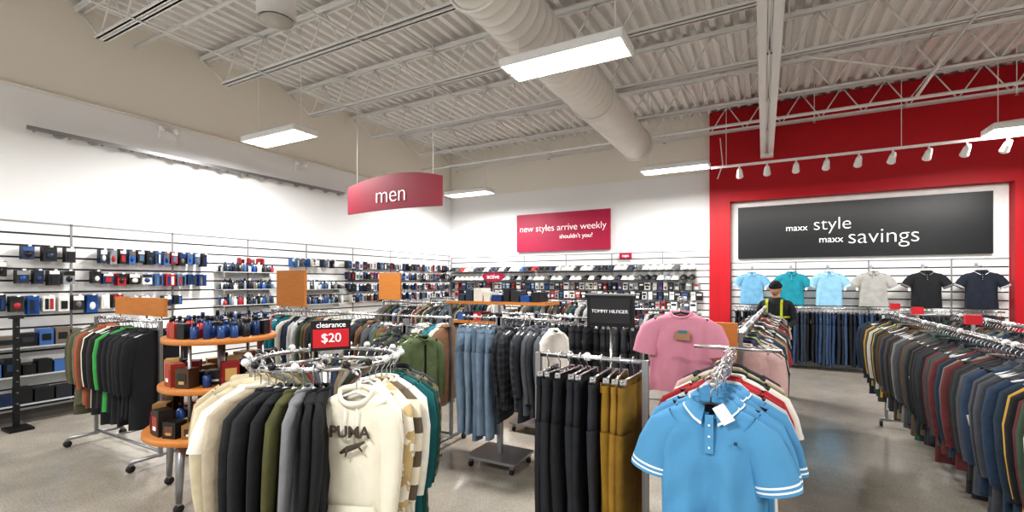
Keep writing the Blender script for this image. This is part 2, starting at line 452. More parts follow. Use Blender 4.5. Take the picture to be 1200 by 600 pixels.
B = MB(); dx, dz = -2.25, 4.5
DM = mat('duct_paint', 'e9e7e2', .5)
prof = [(YF, .30)]; y = YF
while y < 9.4:
    prof += [(y+.005, .30), (y+.012, .306), (y+.024, .306), (y+.03, .30)]; y += .16
prof += [(9.45, .30), (9.5, .30), (9.51, .27), (9.52, .02)]
B.loft([[(dx+r*cos(2*pi*k/32), y_, dz+r*sin(2*pi*k/32)) for k in range(32)] for y_, r in prof], DM, cap1=True)
for y in (.3, 3.5, 6.7, 9.3):
    B.tube([(dx+.325*cos(2*pi*k/24), y, dz+.325*sin(2*pi*k/24)) for k in range(24)], .016, DM, 5, closed=True)
    for q in (-.32, .32): B.tube([(dx+q, y, dz), (dx+q, y, 5.5)], .006, JM, 5)
B.build('air_duct')
B = MB()
B.tube([(XL+.1, 9.9, 4.78), (XR-.1, 9.9, 4.78)], .03, JM, 8)
B.tube([(XL+.1, 3.35, 5.2), (XR-.1, 3.35, 5.2)], .025, JM, 8)
for k in range(6): 
    x = -7+2.6*k
    B.tube([(x, 9.9, 4.78), (x, 9.9, 4.62)], .012, JM, 6); B.lathe((x, 9.9, 4.6), [(.03, 0), (.03, .005)], STEEL, 8)
    B.tube([(x, 9.9, 4.78), (x, 9.9, 5.55)], .007, JM, 5)
B.build('sprinkler_pipe')
B = MB()
B.tube([(.3, 7.2, 5.5), (.32, 7.6, 4.95), (1.9, 8.6, 4.8)], .014, JM, 6)
B.tube([(2.6, 8.9, 5.5), (2.0, 8.9, 4.5)], .022, JM, 6)
B.tube([(-.8, 10.6, 4.75), (-.75, 10.6, 4.2), (-.85, 10.6, 3.9)], .012, JM, 6)
B.build('electrical_conduit')

def fixture(x, y, z=3.92, power=158):
    B = MB()
    B.loft([[(x+a*w, y+b_*d, z+h) for a, b_ in ((-1,-1),(1,-1),(1,1),(-1,1))] for w, d, h in ((.61,.2,0),(.61,.2,.025),(.59,.17,.07),(.3,.1,.1))], WHT, cap1=True, smooth=False)
    for q in (-.1, .1):
        B.bb((x-.58, y+q-.085, z-.004), (x+.58, y+q+.085, z+.008), LENS)
    B.bb((x-.61, y-.012, z-.03), (x+.61, y+.012, z+.01), WHT)
    for sx in (-.61, .61): B.bb((x+sx-.012, y-.2, z-.03), (x+sx+.012, y+.2, z+.05), WHT)
    for sy in (-.2, .2): B.bb((x-.61, y+sy-.012, z-.03), (x+.61, y+sy+.012, z+.04), WHT)
    for sx in (-.5, .5): B.tube([(x+sx, y, z+.07), (x+sx, y, 5.5)], .006, JM, 5)
    o = B.build('ceiling_light_fixture')
    la = bpy.data.lights.new('lamp', 'AREA'); la.shape = 'RECTANGLE'; la.size = 1.15; la.size_y = .34; la.energy = power; la.color = (1, .99, .975)
    lo = bpy.data.objects.new('lamp', la); SC.collection.objects.link(lo)
    lo.parent = o; lo.location = Vector((x, y, z-.02))-o.location
for fx, fy in ((-1.7,4.2),(-6.4,4.45),(-6.35,9.5),(-1.5,9.3),(3.45,9.15),(3.4,4.2),(-6.4,-.8),(-1.7,-.8),(3.4,-.8)):
    fixture(fx, fy)
B = MB(); B.lathe((-4.72, 3.25, 4.62), [(.19,.02),(.2,0),(.2,.36),(.19,.38),(.05,.4)], WHT, 28); B.lathe((-4.72,3.25,4.615), [(.17,0),(.17,.01)], mat('grille','b9b6ae',.7), 24)
B.tube([(-4.72,3.25,5.0),(-4.72,3.25,5.5)], .01, JM, 6); B.build('pendant_speaker')
for y in (3.8, 6.15):
    B = MB(); B.bb((XL, y-.11, 3.98), (XL+.07, y+.11, 4.1), WHT)
    for q in (-.1, .1): B.ball((XL+.1, y+q, 4.12), .045, WHT, 10, 7)
    B.build('emergency_light')
B = MB(); B.bb((XL+.12, 2.2, 3.66), (XL+.16, 7.2, 3.71), STEEL)
y = 2.3
while y < 7.2:
    B.bb((XL, y-.01, 3.67), (XL+.14, y+.01, 3.70), STEEL)
    B.ball((XL+.14, y+.2, 3.65), (.025,.06,.03), mat('spot_gray','8b8b8a',.5), 8, 6); y += .35
B.build('wall_light_rail')
TY, TZ = 9.3, 3.83
B = MB(); B.bb((-.85, TY-.02, TZ), (7, TY+.02, TZ+.04), WHT)
for x in (-.6, 1.9, 4.4): B.tube([(x, TY, TZ+.04), (x, TY, 5.5)], .006, JM, 5)
xs = [-.38+.435*k for k in range(10)]
for x in xs:
    B.tube([(x, TY, TZ), (x, TY, TZ-.08)], .014, WHT, 8)
    B.tube([(x, TY-.07, TZ-.07), (x, TY, TZ-.09), (x, TY+.09, TZ-.145), (x, TY+.12, TZ-.163)], [.03, .045, .055, .06], WHT, 14)
    B.tube([(x, TY+.12, TZ-.163), (x, TY+.123, TZ-.165)], .05, LENS, 12)
o = B.build('track_light_rail')
for x in xs:
    sp = bpy.data.lights.new('spot', 'SPOT'); sp.energy = 22; sp.spot_size = 1.2; sp.spot_blend = .7; sp.color = (1, .96, .9); sp.shadow_soft_size = .05
    so = bpy.data.objects.new('spot', sp); SC.collection.objects.link(so); so.parent = o
    p = Vector((x, TY+.14, TZ-.18)); so.location = p-o.location
    so.rotation_euler = (Vector((x, 11.3, 2.3))-p).to_track_quat('-Z', 'Y').to_euler()

# ------------------------------------------------------------ signs
B = MB(); y = 5.0; top = []; bot = []
for k in range(21):
    f = k/20; x = -5.54+1.76*f; q = 4*f*(1-f)
    top.append((x, 3.17+.12*q)); bot.append((x, 2.765+.02*q))
rings = [[(p[0], yy, p[1]) for p in top+bot[::-1]] for yy in (y-.015, y+.015)]
B.loft(rings, DKRED, smooth=False)
for r_ in (0, 1):
    vs = rings[r_]; fs = [(k, k+1, 40-k, 41-k) for k in range(20)]
    B.add(vs, fs, DKRED, False)
for x in (-5.35, -3.93): B.tube([(x, y, 3.18), (x, y, 5.0)], .006, JM, 5)
o = B.build('hanging_department_sign')
text('men', (-4.68, y-.02, 2.99), .54, SIGNW, o, bold=-.018)
B = MB(); B.bb((-5.97, YB-.08, 2.56), (-3.35, YB-.02, 3.57), MAG); o = B.build('wall_sign')
text('new styles arrive weekly', (-4.66, YB-.085, 3.17), 2.42, SIGNW, o)
text("shouldn't you?", (-4.25, YB-.085, 2.93), .9, SIGNW, o, bold=0)
B = MB(); B.bb((-.62, YB-.03, 2.17), (3.78, YB, 3.47), WHT); B.bb((-.49, YB-.09, 2.25), (3.57, YB-.03, 3.36), SIGNK); o = B.build('wall_sign')
yy = YB-.095
text('maxx', (.6, yy, 2.86), .38, SIGNW, o, bold=.0); text('style', (1.21, yy, 2.91), .62, SIGNW, o, bold=-.015)
text('maxx', (1.19, yy, 2.60), .40, SIGNW, o, bold=.0); text('savings', (2.02, yy, 2.63), 1.08, SIGNW, o, bold=-.015)

# ------------------------------------------------------------ wall merchandise
PKC = ('1b2a44','15161a','20242c','3c6298','e4e2de','8a8d92','a3262b','124a8c','2c2d31','4d6d87','d8d4cb','0f356a','101214','26384c','6a6058','1a1a1c')
PK = [mat('pkg_%s' % c, c, .4) for c in PKC]
PW = [mat('pkgw_%s' % c, c, .5) for c in ('f2f0ec','e4e1db','1c1d21','2b2f3a','f5f4f0','9ea2a6','ced0d0','202a45','b9332f','3a5f8f','16171a','f0efec','55585c')]
def pegrow_left(B, y0, y1, z, w=.09, h=.17, pal=PK, gap=.035, skip=.08, deep=3):
    y = y0
    while y < y1:
        ww = w*R.uniform(.8, 1.1)
        if R.random() > skip:
            m = R.choice(pal); x = XL+.1; hh = h*R.uniform(.85, 1.1); zz = z+(h-hh)/2
            B.tube([(XL+.03, y, z+h*.5), (XL+.25, y, z+h*.5)], .004, CHROME, 4)
            for q in range(deep): B.box((x+q*.045, y, zz), (.028, ww, hh), m)
            xf = x+(deep-1)*.045+.016; m2 = R.choice(PK)
            t = R.random()
            if t < .4:
                B.box((xf, y, zz+hh*.3), (.004, ww*.95, hh*.32), m2)
                B.ball((xf, y, zz-hh*.12), (.018, ww*.3, hh*.22), R.choice(PK), 8, 6)
            elif t < .7:
                B.box((xf, y, zz+hh*.36), (.004, ww*.9, hh*.22), PW[0]); B.box((xf+.004, y, zz-hh*.1), (.012, ww*.6, hh*.5), m2)
            else:
                B.box((xf, y-ww*.2, zz-hh*.05), (.01, ww*.28, hh*.7), m2); B.box((xf, y+ww*.2, zz-hh*.05), (.01, ww*.28, hh*.7), R.choice(PK))
            B.box((XL+.25, y, z+h*.52), (.003, .03, .02), PW[0])
        y += w+gap
B = MB()
PB = [PK[i] for i in (0,1,2,8,12,13,15,3,5,7)]
pegrow_left(B, 2.2, 2.75, 2.1, .12, .19, gap=.08, pal=PB)
pegrow_left(B, 2.95, 4.3, 2.1, .08, .19, gap=.03, pal=PB+[PK[6],PK[4],PK[9],PK[3]])
pegrow_left(B, 2.15, 3.0, 1.8, .11, .19, pal=PB)
pegrow_left(B, 3.0, 4.3, 1.78, .12, .17, pal=[PK[3],PK[7],PK[6],PK[1],PK[11],PK[4],PK[9]])
pegrow_left(B, 2.1, 3.2, 1.46, .11, .22, pal=PB+[PK[4]])
pegrow_left(B, 3.3, 4.3, 1.46, .11, .15, pal=PB+[PK[4]])
pegrow_left(B, 4.9, 5.3, 2.12, .08, .1, gap=.1, pal=[PK[6],PK[1]]); pegrow_left(B, 5.9, 7.1, 2.12, .05, .16, gap=.07)
for zz in (2.12, 1.88, 1.62, 1.38): pegrow_left(B, 7.3, 11.0, zz, .09, .17, skip=.05, gap=.02, pal=PK+PW[:3])
pegrow_left(B, -.8, 2.0, 1.9, .11, .19, pal=PB); pegrow_left(B, -.8, 2.0, 1.5, .11, .19, pal=PB)
B.build('packaged_accessories')
SHM = mat('shelf_glass', 'b5babc', .2)
def bottle(B, x, y, z, h, r, m, capm):
    B.lathe((x, y, z), [(r*.9,0),(r,.006),(r,h*.7),(r*.45,h*.8)], m, 10); B.lathe((x, y, z+h*.78), [(r*.5,0),(r*.5,h*.2),(r*.4,h*.22)], capm, 8)
def wallshelf(z, y0, y1, kind):
    B = MB(); B.bb((XL+.036, y0, z-.015), (XL+.32, y1, z), SHM)
    for yy in (y0+.1, y1-.1): B.bb((XL+.036, yy-.008, z-.09), (XL+.2, yy+.008, z-.015), CHROME)
    B.build('wall_shelf')
    B = MB(); y = y0+.06
    while y < y1-.06:
        if kind == 'box':
            w = R.uniform(.1, .2); h = R.uniform(.12, .22); B.box((XL+.19, y+w/2, z+h/2), (.18, w-.01, h), R.choice(PB+[PK[4], PK[14]]))
            if R.random() < .6: B.box((XL+.282, y+w/2, z+h*.5), (.004, w*.6, h*.4), R.choice(PK))
            y += w+.01
        else:
            for xx in (.12, .2, .27): bottle(B, XL+xx, y, z, R.uniform(.09, .19), R.uniform(.02, .034), R.choice(PK+PW[:2]), R.choice([BLK, TAG, PK[3]]))
            y += .085
    B.build('boxed_goods' if kind == 'box' else 'bottled_goods')
for z in (.95, .6, .25): wallshelf(z, 1.4, 3.1, 'box')
for z in (1.92, 1.62, 1.35, 1.05): wallshelf(z, 4.5, 5.5, 'bottle')
for z in (1.6, 1.3): wallshelf(z, 5.7, 7.1, 'bottle')
B = MB(); B.bb((-7.82, 2.0, 0), (-7.77, 2.05, 1.32), BLK); B.bb((-7.88, 1.92, 0), (-7.6, 2.13, .03), BLK); B.bb((-7.84, 1.97, 1.31), (-7.75, 2.08, 1.35), BLK)
for k in range(8): B.bb((-7.77, 2.015, .3+k*.13), (-7.73, 2.03, .31+k*.13), STEEL)
B.build('display_post')
B = MB()
def cap(B, x, y, z, m):
    rings = []
    for i in range(5):
        t = i/4*pi/2; r = .08*cos(t)+.002
        rings.append([(x+r*cos(2*pi*k/12), y+r*1.1*sin(2*pi*k/12), z+.09*sin(t)) for k in range(12)])
    B.loft(rings, m, cap1=True)
    B.loft([[(x+.075*cos(a), y-.06, z+.008) for a in [pi+pi*k/6 for k in range(7)]], [(x+.075*cos(a), y-.07+.09*sin(a), z-.012) for a in [pi+pi*k/6 for k in range(7)]]], m, closed=False)
for zc, x1 in ((2.1, -1.3), (1.86, -1.3)):
    x = -8.0
    while x < x1:
        B.tube([(x, YB-.03, zc+.03), (x, YB-.3, zc+.03)], .004, CHROME, 4)
        m = R.choice(PW)
        for q in range(3): cap(B, x, YB-.12-.07*q, zc-.03-.012*q, m)
        x += R.uniform(.155, .185)
B.build('hanging_caps')
B = MB()
for z, h in ((1.64, .17), (1.42, .18), (1.18, .19), (.95, .19)):
    x = -8.0
    while x < -1.25:
        w = R.uniform(.08, .14); m = R.choice(PW)
        B.tube([(x, YB-.03, z+h*.5), (x, YB-.25, z+h*.5)], .004, CHROME, 4)
        for q in range(3): B.box((x, YB-.1-.05*q, z), (w, .035, h), m)
        B.box((x, YB-.222, z+h*.2), (w*.8, .004, h*.25), R.choice(PW)); B.box((x, YB-.222, z-h*.2), (w*.5, .004, h*.3), R.choice(PW)); x += w+R.uniform(.015, .04)
B.build('packaged_socks')
B = MB(); B.bb((-3.1, YB-.14, 2.31), (-2.8, YB-.12, 2.45), MAG); B.bb((-2.97, YB-.12, 2.36), (-2.93, YB, 2.4), CHROME); o = B.build('category_sign'); text('caps', (-2.95, YB-.143, 2.38), .16, SIGNW, o, bold=0)

for x, c, tr in ((-.22,'6fa3c4','dfe8ee'),(.5,'1d8a9c','17707f'),(1.14,'8fbfdb','e8eef2'),(1.84,'a9a8a5','8b8a87'),(2.62,'1a1b20','9a9a9c'),(3.36,'1b2230','e6e6e6')):
    B = MB(); z = 2.02; y = YB-.28
    B.tube([(x, YB-.03, z+.03), (x, y-.02, z)], .008, CHROME, 6); B.box((x, YB-.034, z+.03), (.05, .01, .08), CHROME)
    shirt(B, (x, y, z), 0, fab(c), L=.66, W=.225, th=.035, sleeve='short', trim=fab(tr), collar='polo', n=28, res=2, tag=1, spread=.045)
    B.build('display_polo_shirt')
def wallrail(x0, x1, z, cols, kind, name):
    B = MB(); y = YB-.3
    B.tube([(x0-.05, y, z), (x1+.05, y, z)], .013, CHROME, 8)
    for x in (x0-.03, x1+.03): B.tube([(x, YB-.03, z), (x, y, z)], .01, CHROME, 6)
    fill(B, (x0, y), (x1, y), z, cols, kind=kind, sp=.06, W=.2)
    B.build(name)
wallrail(.1, 1.9, 1.22, ['27364f','1b2436','33496b','1a1c22','3c5270','222a38','2f3b4a'], 'pants', 'hanging_jeans')
wallrail(2.1, 3.6, 1.22, ['1a1c22','26272c','7a5436','33353a','1b2436','5a2c2c','4b4e3a'], 'mix', 'hanging_jackets')
wallrail(-.5, -.1, 1.22, ['1a1c22','27364f'], 'pants', 'hanging_trousers')

# ------------------------------------------------------------ racks
def topper(B, x0, x1, y, z0, z1, m=WOOD):
    B.bb((x0, y-.02, z0), (x1, y+.02, z1), m)
    for x in (x0+.08, x1-.08): B.tube([(x, y, z0-.1), (x, y, z0)], .008, CHROME, 6)
B = hrack('a', (-6.4, 2.3), (-5.15, 2.3), cols=['4b4a38','5a5844','6b6450','a0543a','6a4430','d9d4c6','17181b','2f2d2b','1b1c1f','3c9a4c','17181b','1d1e22','26272a','141518','1d1e22','17181b','141518'], seq=True, kind='long', sp=.078, L=.88, W=.23, n=20, res=2)
topper(B, -6.75, -5.65, 2.6, 1.37, 1.57); B.tube([(-6.05,2.6,.1),(-6.05,2.6,1.4)], .012, STEEL, 6); B.tube([(-6.05,2.3,.12),(-6.05,2.6,.12)], .012, STEEL, 6)
B.build('clothing_rack')
B = hrack('d', (-5.9, 4.05), (-3.0, 4.05), cols=MIXC+['3a3f36','1a6f7e','5c6147','2b2d33','17181b'], kind='long', sp=.062, L=.8)
topper(B, -5.85, -5.28, 4.05, 1.42, 1.9)
B.build('clothing_rack')
B = hrack('r2', (-6.5, 6.8), (-4.6, 6.8), cols=MIXC+DARK, kind='mix', sp=.07)
topper(B, -6.67, -6.12, 6.8, 1.4, 1.92)
B.build('clothing_rack')
B = hrack('r3', (-4.4, 8.6), (-2.0, 8.6), cols=MIXC+DARK, kind='mix', sp=.08)
B.build('clothing_rack')
B = hrack('r4', (-7.0, 8.9), (-5.2, 8.9), cols=MIXC+DARK, kind='mix', sp=.08)
B.build('clothing_rack')
B = MB(); cx, cy = -4.35, 7.3
pts = [(cx+.24*cos(2*pi*k/24), .085*sin(2*pi*k/24)+1.83+.02*cos(2*pi*k/24)**2) for k in range(24)]
for yy in (cy-.01, cy+.01): B.add([(p[0], yy, p[1]) for p in pts], [tuple(range(24))], MAG, False)
B.loft([[(p[0], yy, p[1]) for p in pts] for yy in (cy-.01, cy+.01)], MAG)
B.tube([(cx, cy, 0.03), (cx, cy, 1.76)], .012, CHROME, 6); B.lathe((cx, cy, 0), [(.18, 0), (.18, .02), (.03, .035)], STEEL, 16)
o = B.build('department_stand_sign'); text('active', (cx, cy-.014, 1.84), .26, SIGNW, o, bold=0)
B = MB()
for z in (.3, .75, 1.15): B.bb((-4.2, 5.75, z-.02), (-2.65, 6.2, z+.02), WOOD)
B.bb((-4.25, 5.72, 1.42), (-2.6, 6.23, 1.46), WOOD)
for x in (-4.2, -2.65):
    for y in (5.77, 6.18): B.box((x, y, .71), (.04, .04, 1.42), STEEL)
B.build('wooden_shelving_unit')
B = MB(); x = -4.1
while x < -2.8:
    w = R.uniform(.1, .18); h = R.uniform(.08, .2); B.box((x+w/2, 5.95, 1.46+h/2), (w-.01, .25, h), R.choice(PK))
    for z in (.32, .77, 1.17): 
        h = R.uniform(.1, .2); B.box((x+w/2, 5.95, z+h/2), (w-.01, .3, h), R.choice(PK+PW))
    x += w+.02
B.build('boxed_goods')
B = hrack('j', (-2.0, 4.75), (-1.15, 4.75), cols=['2a2b30','3b3d42','44454b','1b1c20','474a50'], kind='pants', sp=.075)
B.build('clothing_rack')
B = hrack('j2', (-2.2, 6.6), (-1.0, 6.6), cols=MIXC, kind='mix', sp=.07)
B.build('clothing_rack')
B = MB(); B.bb((-1.33, 3.8, 1.37), (-.93, 3.83, 1.64), BLK); B.bb((-1.3, 3.79, 1.4), (-.96, 3.805, 1.61), mat('charcoal_card','2c2d2f',.5)); B.bb((-1.34,3.79,1.635),(-.92,3.84,1.65),STEEL)
B.tube([(-1.13, 3.83, .03), (-1.13, 3.83, 1.38)], .01, CHROME, 6); B.lathe((-1.13, 3.83, 0), [(.17, 0), (.17, .02), (.03, .03)], STEEL, 16)
o = B.build('brand_stand_sign'); text('TOMMY HILFIGER', (-1.13, 3.785, 1.5), .31, SIGNW, o)

def fourway(name, cx, cy, arms, base='plate', rot=0.):
    B = MB(); B.M = Matrix.Translation((cx, cy, 0)) @ Matrix.Rotation(rot, 4, 'Z')
    B.box((0, 0, .75), (.045, .045, 1.3), STEEL)
    if base == 'plate':
        B.box((0, 0, .1), (.52, .42, .025), STEEL)
        for sx in (-.22, .22):
            for sy in (-.17, .17): caster(B, sx, sy, .03)
    for (dx_, dy_, z, L0, L1, cols, kind, sp, gl) in arms:
        B.box((dx_*.01, dy_*.01, z-.03), (.05, .05, .08), STEEL)
        B.tube([(0, 0, z), (dx_*(L1+.05), dy_*(L1+.05), z)], .011, CHROME, 8)
        B.ball((dx_*(L1+.06), dy_*(L1+.06), z+.008), .018, CHROME, 8, 6)
        fill(B, (dx_*L1, dy_*L1), (dx_*L0, dy_*L0), z, cols, kind=kind, sp=sp, L=gl, seq=True)
    B.M = Matrix.Identity(4)
    return B
DEN = ['7f93a8','8ea2b4','73879c','8699ad']
B = fourway('e', -2.22, 3.85, [(-1,0,1.4,.07,.36,DEN,'pants',.06,1.04),(1,0,1.4,.06,.56,['d8d5cd','55585e','3a3c42','55585e','2a2b30',('2a2c30','plaid','4a4c54'),('1d1f23','plaid','3b3e42'),'26272b',('1d1f23','plaid','3b3e42')],'long',.058,.82)])
B.build('four_way_rack')
B = fourway('e2', -2.35, 4.95, [(-1,0,1.36,.1,.4,['1d1f23','26272b'],'long',.06,.8),(1,0,1.36,.1,.42,['55585e','2a2b30','3a3c41'],'pants',.06,1.0)])
B.build('four_way_rack')
B = fourway('e3', -2.95, 3.35, [(1,0,1.33,.06,.2,['4a5636','556240','414c30'],'long',.055,.78),(-1,0,1.33,.06,.25,['4a5636','2b2d33'],'long',.06,.8)])
B.build('four_way_rack')

# round rack C
cx, cy, zr, rr = -2.12, 1.76, 1.33, .37
B = MB()
B.tube([(cx+rr*cos(2*pi*k/48), cy+rr*sin(2*pi*k/48), zr) for k in range(48)], .0125, CHROME, 8, closed=True)
B.cyl((cx, cy, .08), (cx, cy, 1.45), .02, CHROME, 12)
B.lathe((cx, cy, zr-.04), [(.03,0),(.045,.02),(.045,.06),(.03,.08)], CHROME, 16)
for k in range(3):
    a = .5+k*2*pi/3
    B.tube([(cx, cy, zr), (cx+rr*cos(a), cy+rr*sin(a), zr)], .01, CHROME, 8)
    B.tube([(cx, cy, .13), (cx+.45*cos(a), cy+.45*sin(a), .085)], .018, CHROME, 8); caster(B, cx+.45*cos(a), cy+.45*sin(a))
va = math.atan2(-cy, -cx)
seqc = {-98:'a89b7e',-89:'b5a88c',-80:'a0937a',-71:'c0b59a',-62:'e4e0d4',-53:'a89c88',-44:'1a1b1e',-37:'232428',-30:'151619',-23:'4c4c2c',-16:'77797c',-9:'141518',-3:'1a1b1e',
        33:'efeadf',39:('e9e3d2','camo','c4ab7e'),46:('e6dcc6','wide','6a5f50'),53:'efeadf',60:'0f5a5e',68:'134b45',76:('3f4236','plaid','8b7c5c'),85:'26282c',94:'4a4d50',104:'1b1c20'}
for dg, c in seqc.items():
    a = va+math.radians(dg); m = fab(*c) if isinstance(c, tuple) else fab(c)
    shirt(B, (cx+rr*cos(a), cy+rr*sin(a), zr), a+R.uniform(-.06,.06), m, L=R.uniform(.8,.88), W=.185, th=.025, sleeve='long' if c != 'e4e0d4' else 'short', n=24, res=3, bar=HW, hood=R.random()<.15, tag=.35)
dg = 114
while dg < 256:
    a = va+math.radians(dg)
    shirt(B, (cx+rr*cos(a), cy+rr*sin(a), zr), a, fab(R.choice(MIXC)), L=.75, W=.185, th=.026, bar=HW); dg += 9
for k in range(22):
    a = 2*pi*k/22+.1; B.ball((cx+(rr+.03)*cos(a), cy+(rr+.03)*sin(a), zr+.02), .02, R.choice([HW, CHROME, HK]), 8, 6)
a = va+math.radians(15); hp = Vector((cx+(rr+.13)*cos(a), cy+(rr+.13)*sin(a), zr-.01)); hang = va+pi/2-.5
CRM = knit('e0dac8')
B.tube([(cx+rr*cos(a), cy+rr*sin(a), zr), tuple(hp+Vector((.02*cos(a), .02*sin(a), 0)))], .007, CHROME, 6)
shirt(B, hp, hang, CRM, L=.8, W=.15, th=.04, sleeve='long', hood=True, n=40, res=4, bar=HW, tag=0, fold=.35)
sa = va+pi/2+.1
B.M = Matrix.Translation((cx, cy, -.06)) @ Matrix.Rotation(sa, 4, 'Z')
B.box((.02, -.02, 1.515), (.205, .012, .165), BLK); B.box((.02, -.0275, 1.5), (.185, .006, .1), SRED); B.box((.02,-.02,1.425),(.12,.04,.02),CHROME)
B.M = Matrix.Identity(4)
o = B.build('round_clothing_rack')
def rot(v, a): return Vector((v[0]*cos(a)-v[1]*sin(a), v[0]*sin(a)+v[1]*cos(a), v[2]))
c0 = Vector((cx, cy, -.06))
text('clearance', c0+rot((.02,-.03,1.572), sa), .15, SIGNW, o, rz=sa, bold=0); text('$20', c0+rot((.02,-.034,1.5), sa), .1, SIGNW, o, rz=sa, bold=0)
PRT = mat('print_dark','4a4238',.8)
text('PUMA', hp+rot((0,-.073,-.25), hang), .19, PRT, o, rz=hang, bold=.02)
B = MB(); B.M = Matrix.Translation(hp) @ Matrix.Rotation(hang, 4, 'Z')
B.tube([(-.045,-.07,-.345),(-.01,-.071,-.325),(.03,-.071,-.31),(.07,-.07,-.29)], [(.003,.006),(.003,.014),(.003,.012),(.003,.004)], PRT, 8)
B.tube([(-.01,-.071,-.325),(-.02,-.071,-.36)], [.007,.003], PRT, 8); B.tube([(.04,-.071,-.31),(.06,-.071,-.335)], [.006,.003], PRT, 8)
B.M = Matrix.Identity(4); B.build('chest_print', o)

# tiered display table
B = MB(); tx, ty = -4.08, 2.3
for z, r in ((.56,.54),(.92,.44),(1.3,.42)):
    B.lathe((tx, ty, z-.045), [(r-.008,0),(r,.006),(r,.04),(r-.006,.045)], WOOD, 48)
B.cyl((tx, ty, .56), (tx, ty, 1.28), .03, STEEL, 12)
for k in range(4):
    a = math.radians(205+90*k); px, py = tx+.45*cos(a), ty+.45*sin(a)
    B.tube([(px, py, .52), (px+.02*cos(a), py+.02*sin(a), .08)], [.034, .022], STEEL, 10); caster(B, px+.02*cos(a), py+.02*sin(a), .035)
    qx, qy = tx+.36*cos(a), ty+.36*sin(a); B.cyl((qx, qy, .56), (qx, qy, 1.28), .014, STEEL, 8)
B.build('tiered_display_table')
B = MB()
BOT = [mat('btl_%s'%c, c, .25) for c in ('1d3a6e','23282f','b22a2a','2a4a80','101114','0f2c55','1a1d24')]
GIFT = [mat('gift_%s'%c, c, .4) for c in ('4b3222','1d1c1e','8a6a3a','7d2022','b8935a','2a2622','60402a','983a28','2a1f1a')]
for ring_r, cnt in ((.35, 24), (.25, 16), (.14, 8)):
    for k in range(cnt):
        a = 2*pi*k/cnt; deg = math.degrees(a)
        if 255 < deg < 300: bm = BOT[2]
        elif 300 <= deg < 345: bm = R.choice([BOT[0], BOT[3]])
        else: bm = R.choice([BOT[1], BOT[4], BOT[5], BOT[6]])
        if R.random() < .75: bottle(B, tx+ring_r*cos(a), ty+ring_r*sin(a), 1.3, R.uniform(.12,.2), .03, bm, R.choice([BLK, BLK, BOT[0]]))
        else: B.box((tx+ring_r*cos(a), ty+ring_r*sin(a), 1.36), (.06, .07, .12), R.choice(GIFT), rz=a)
for zt_, r0, hmx in ((.92,.34,.24),(.56,.43,.22)):
    for rr2, cnt in ((r0, int(r0*42)), (r0-.14, int(r0*24))):
        for k in range(cnt):
            a = 2*pi*k/cnt+.1; h = R.uniform(.1, hmx)
            if R.random() < .82:
                B.box((tx+rr2*cos(a), ty+rr2*sin(a), zt_+h/2), (.1, .12, h), R.choice(GIFT), rz=a)
                B.box((tx+(rr2+.052)*cos(a), ty+(rr2+.052)*sin(a), zt_+h/2), (.003, .08, h*.5), R.choice(GIFT), rz=a)
                B.box((tx+(rr2+.054)*cos(a), ty+(rr2+.054)*sin(a), zt_+h*.3), (.003, .05, h*.15), R.choice([TAG, GIFT[4]]), rz=a)
            else: bottle(B, tx+rr2*cos(a), ty+rr2*sin(a), zt_, h+.02, .033, R.choice(BOT), BLK)
B.build('gift_merchandise')

B = hrack('f', (-1.05, 2.36), (-.58, 2.36), z=1.345, cols=['1f2024','24262b','1c1d21','26282e','202226','2b2d33','8a6a1e','94722a','7f611c'], kind='pants', sp=.053, seq=True, L=1.0)
B.build('trouser_rack')
B = MB(); gx = -.17; gz = 1.36
B.box((gx, 2.5, .7), (.045, .045, 1.28), STEEL)
for a in (.78, -.78): B.box((gx, 2.5, .09), (.6, .04, .03), STEEL, rz=a)
for k in range(4): caster(B, gx+.28*cos(.78+k*pi/2), 2.5+.28*sin(.78+k*pi/2))
B.tube([(gx, 1.9, gz), (gx, 3.0, gz)], .012, CHROME, 10)
B.tube([(gx-.2, 3.0, gz), (gx+.26, 3.0, gz)], .012, CHROME, 10)
BLUE = knit('528fb8'); WTR = fab('e8eef2')
shirt(B, (gx-.01, 1.95, gz), .0, BLUE, L=.7, W=.188, th=.048, sleeve='short', trim=WTR, collar='polo', n=72, res=6, tag=0, hm=CHROME, bar=HK, inner=BLK, spread=.012)
B.box((gx+.08, 1.88, gz-.205), (.012, .004, .012), mat('logo_navy','26385e',.7)); B.box((gx+.04, 1.875, gz-.1), (.045, .003, .07), TAG, ry=-.6)
for k, c in enumerate(['528fb8','558fb6','4d88b0','528fb8','b4b7ba','8f1f26','b0262e','a0262e','d8d4cc','1d1e22','7e8a5c','c8a6a2','1b1c20','33353a']):
    y = 2.03+.066*k
    shirt(B, (gx+R.uniform(-.01,.03), y, gz), R.uniform(-.14,.14), knit(c), L=.7, W=.19+.012*(k%3), th=.028, sleeve='short', trim=WTR if k < 4 else None, collar='polo' if k < 6 else 'crew', n=24, res=2, tag=.2)
B.build('four_way_rack')
B = MB(); px_, py_ = -.48, 3.28
B.tube([(px_, py_, .03), (px_, py_, 1.62)], .012, CHROME, 8); B.lathe((px_, py_, 0), [(.2,0),(.2,.02),(.03,.035)], STEEL, 20)
B.box((px_, py_, 1.63), (.06,.02,.02), CHROME)
B.tube([(px_, py_, 1.63), (px_, py_-.08, 1.63)], .01, CHROME, 6)
shirt(B, (px_, py_-.06, 1.63), .12, knit('cf8ea0'), L=.52, W=.205, th=.036, sleeve='short', n=48, res=5, spread=.0, tag=0, fold=1.1)
B.box((px_+.02, py_-.123, 1.4), (.09, .006, .055), mat('print_tan','a5805f',.7)); B.box((px_+.02, py_-.125, 1.425), (.055, .006, .018), mat('print_teal','3b7a88',.7))
B.build('display_tee_shirt')
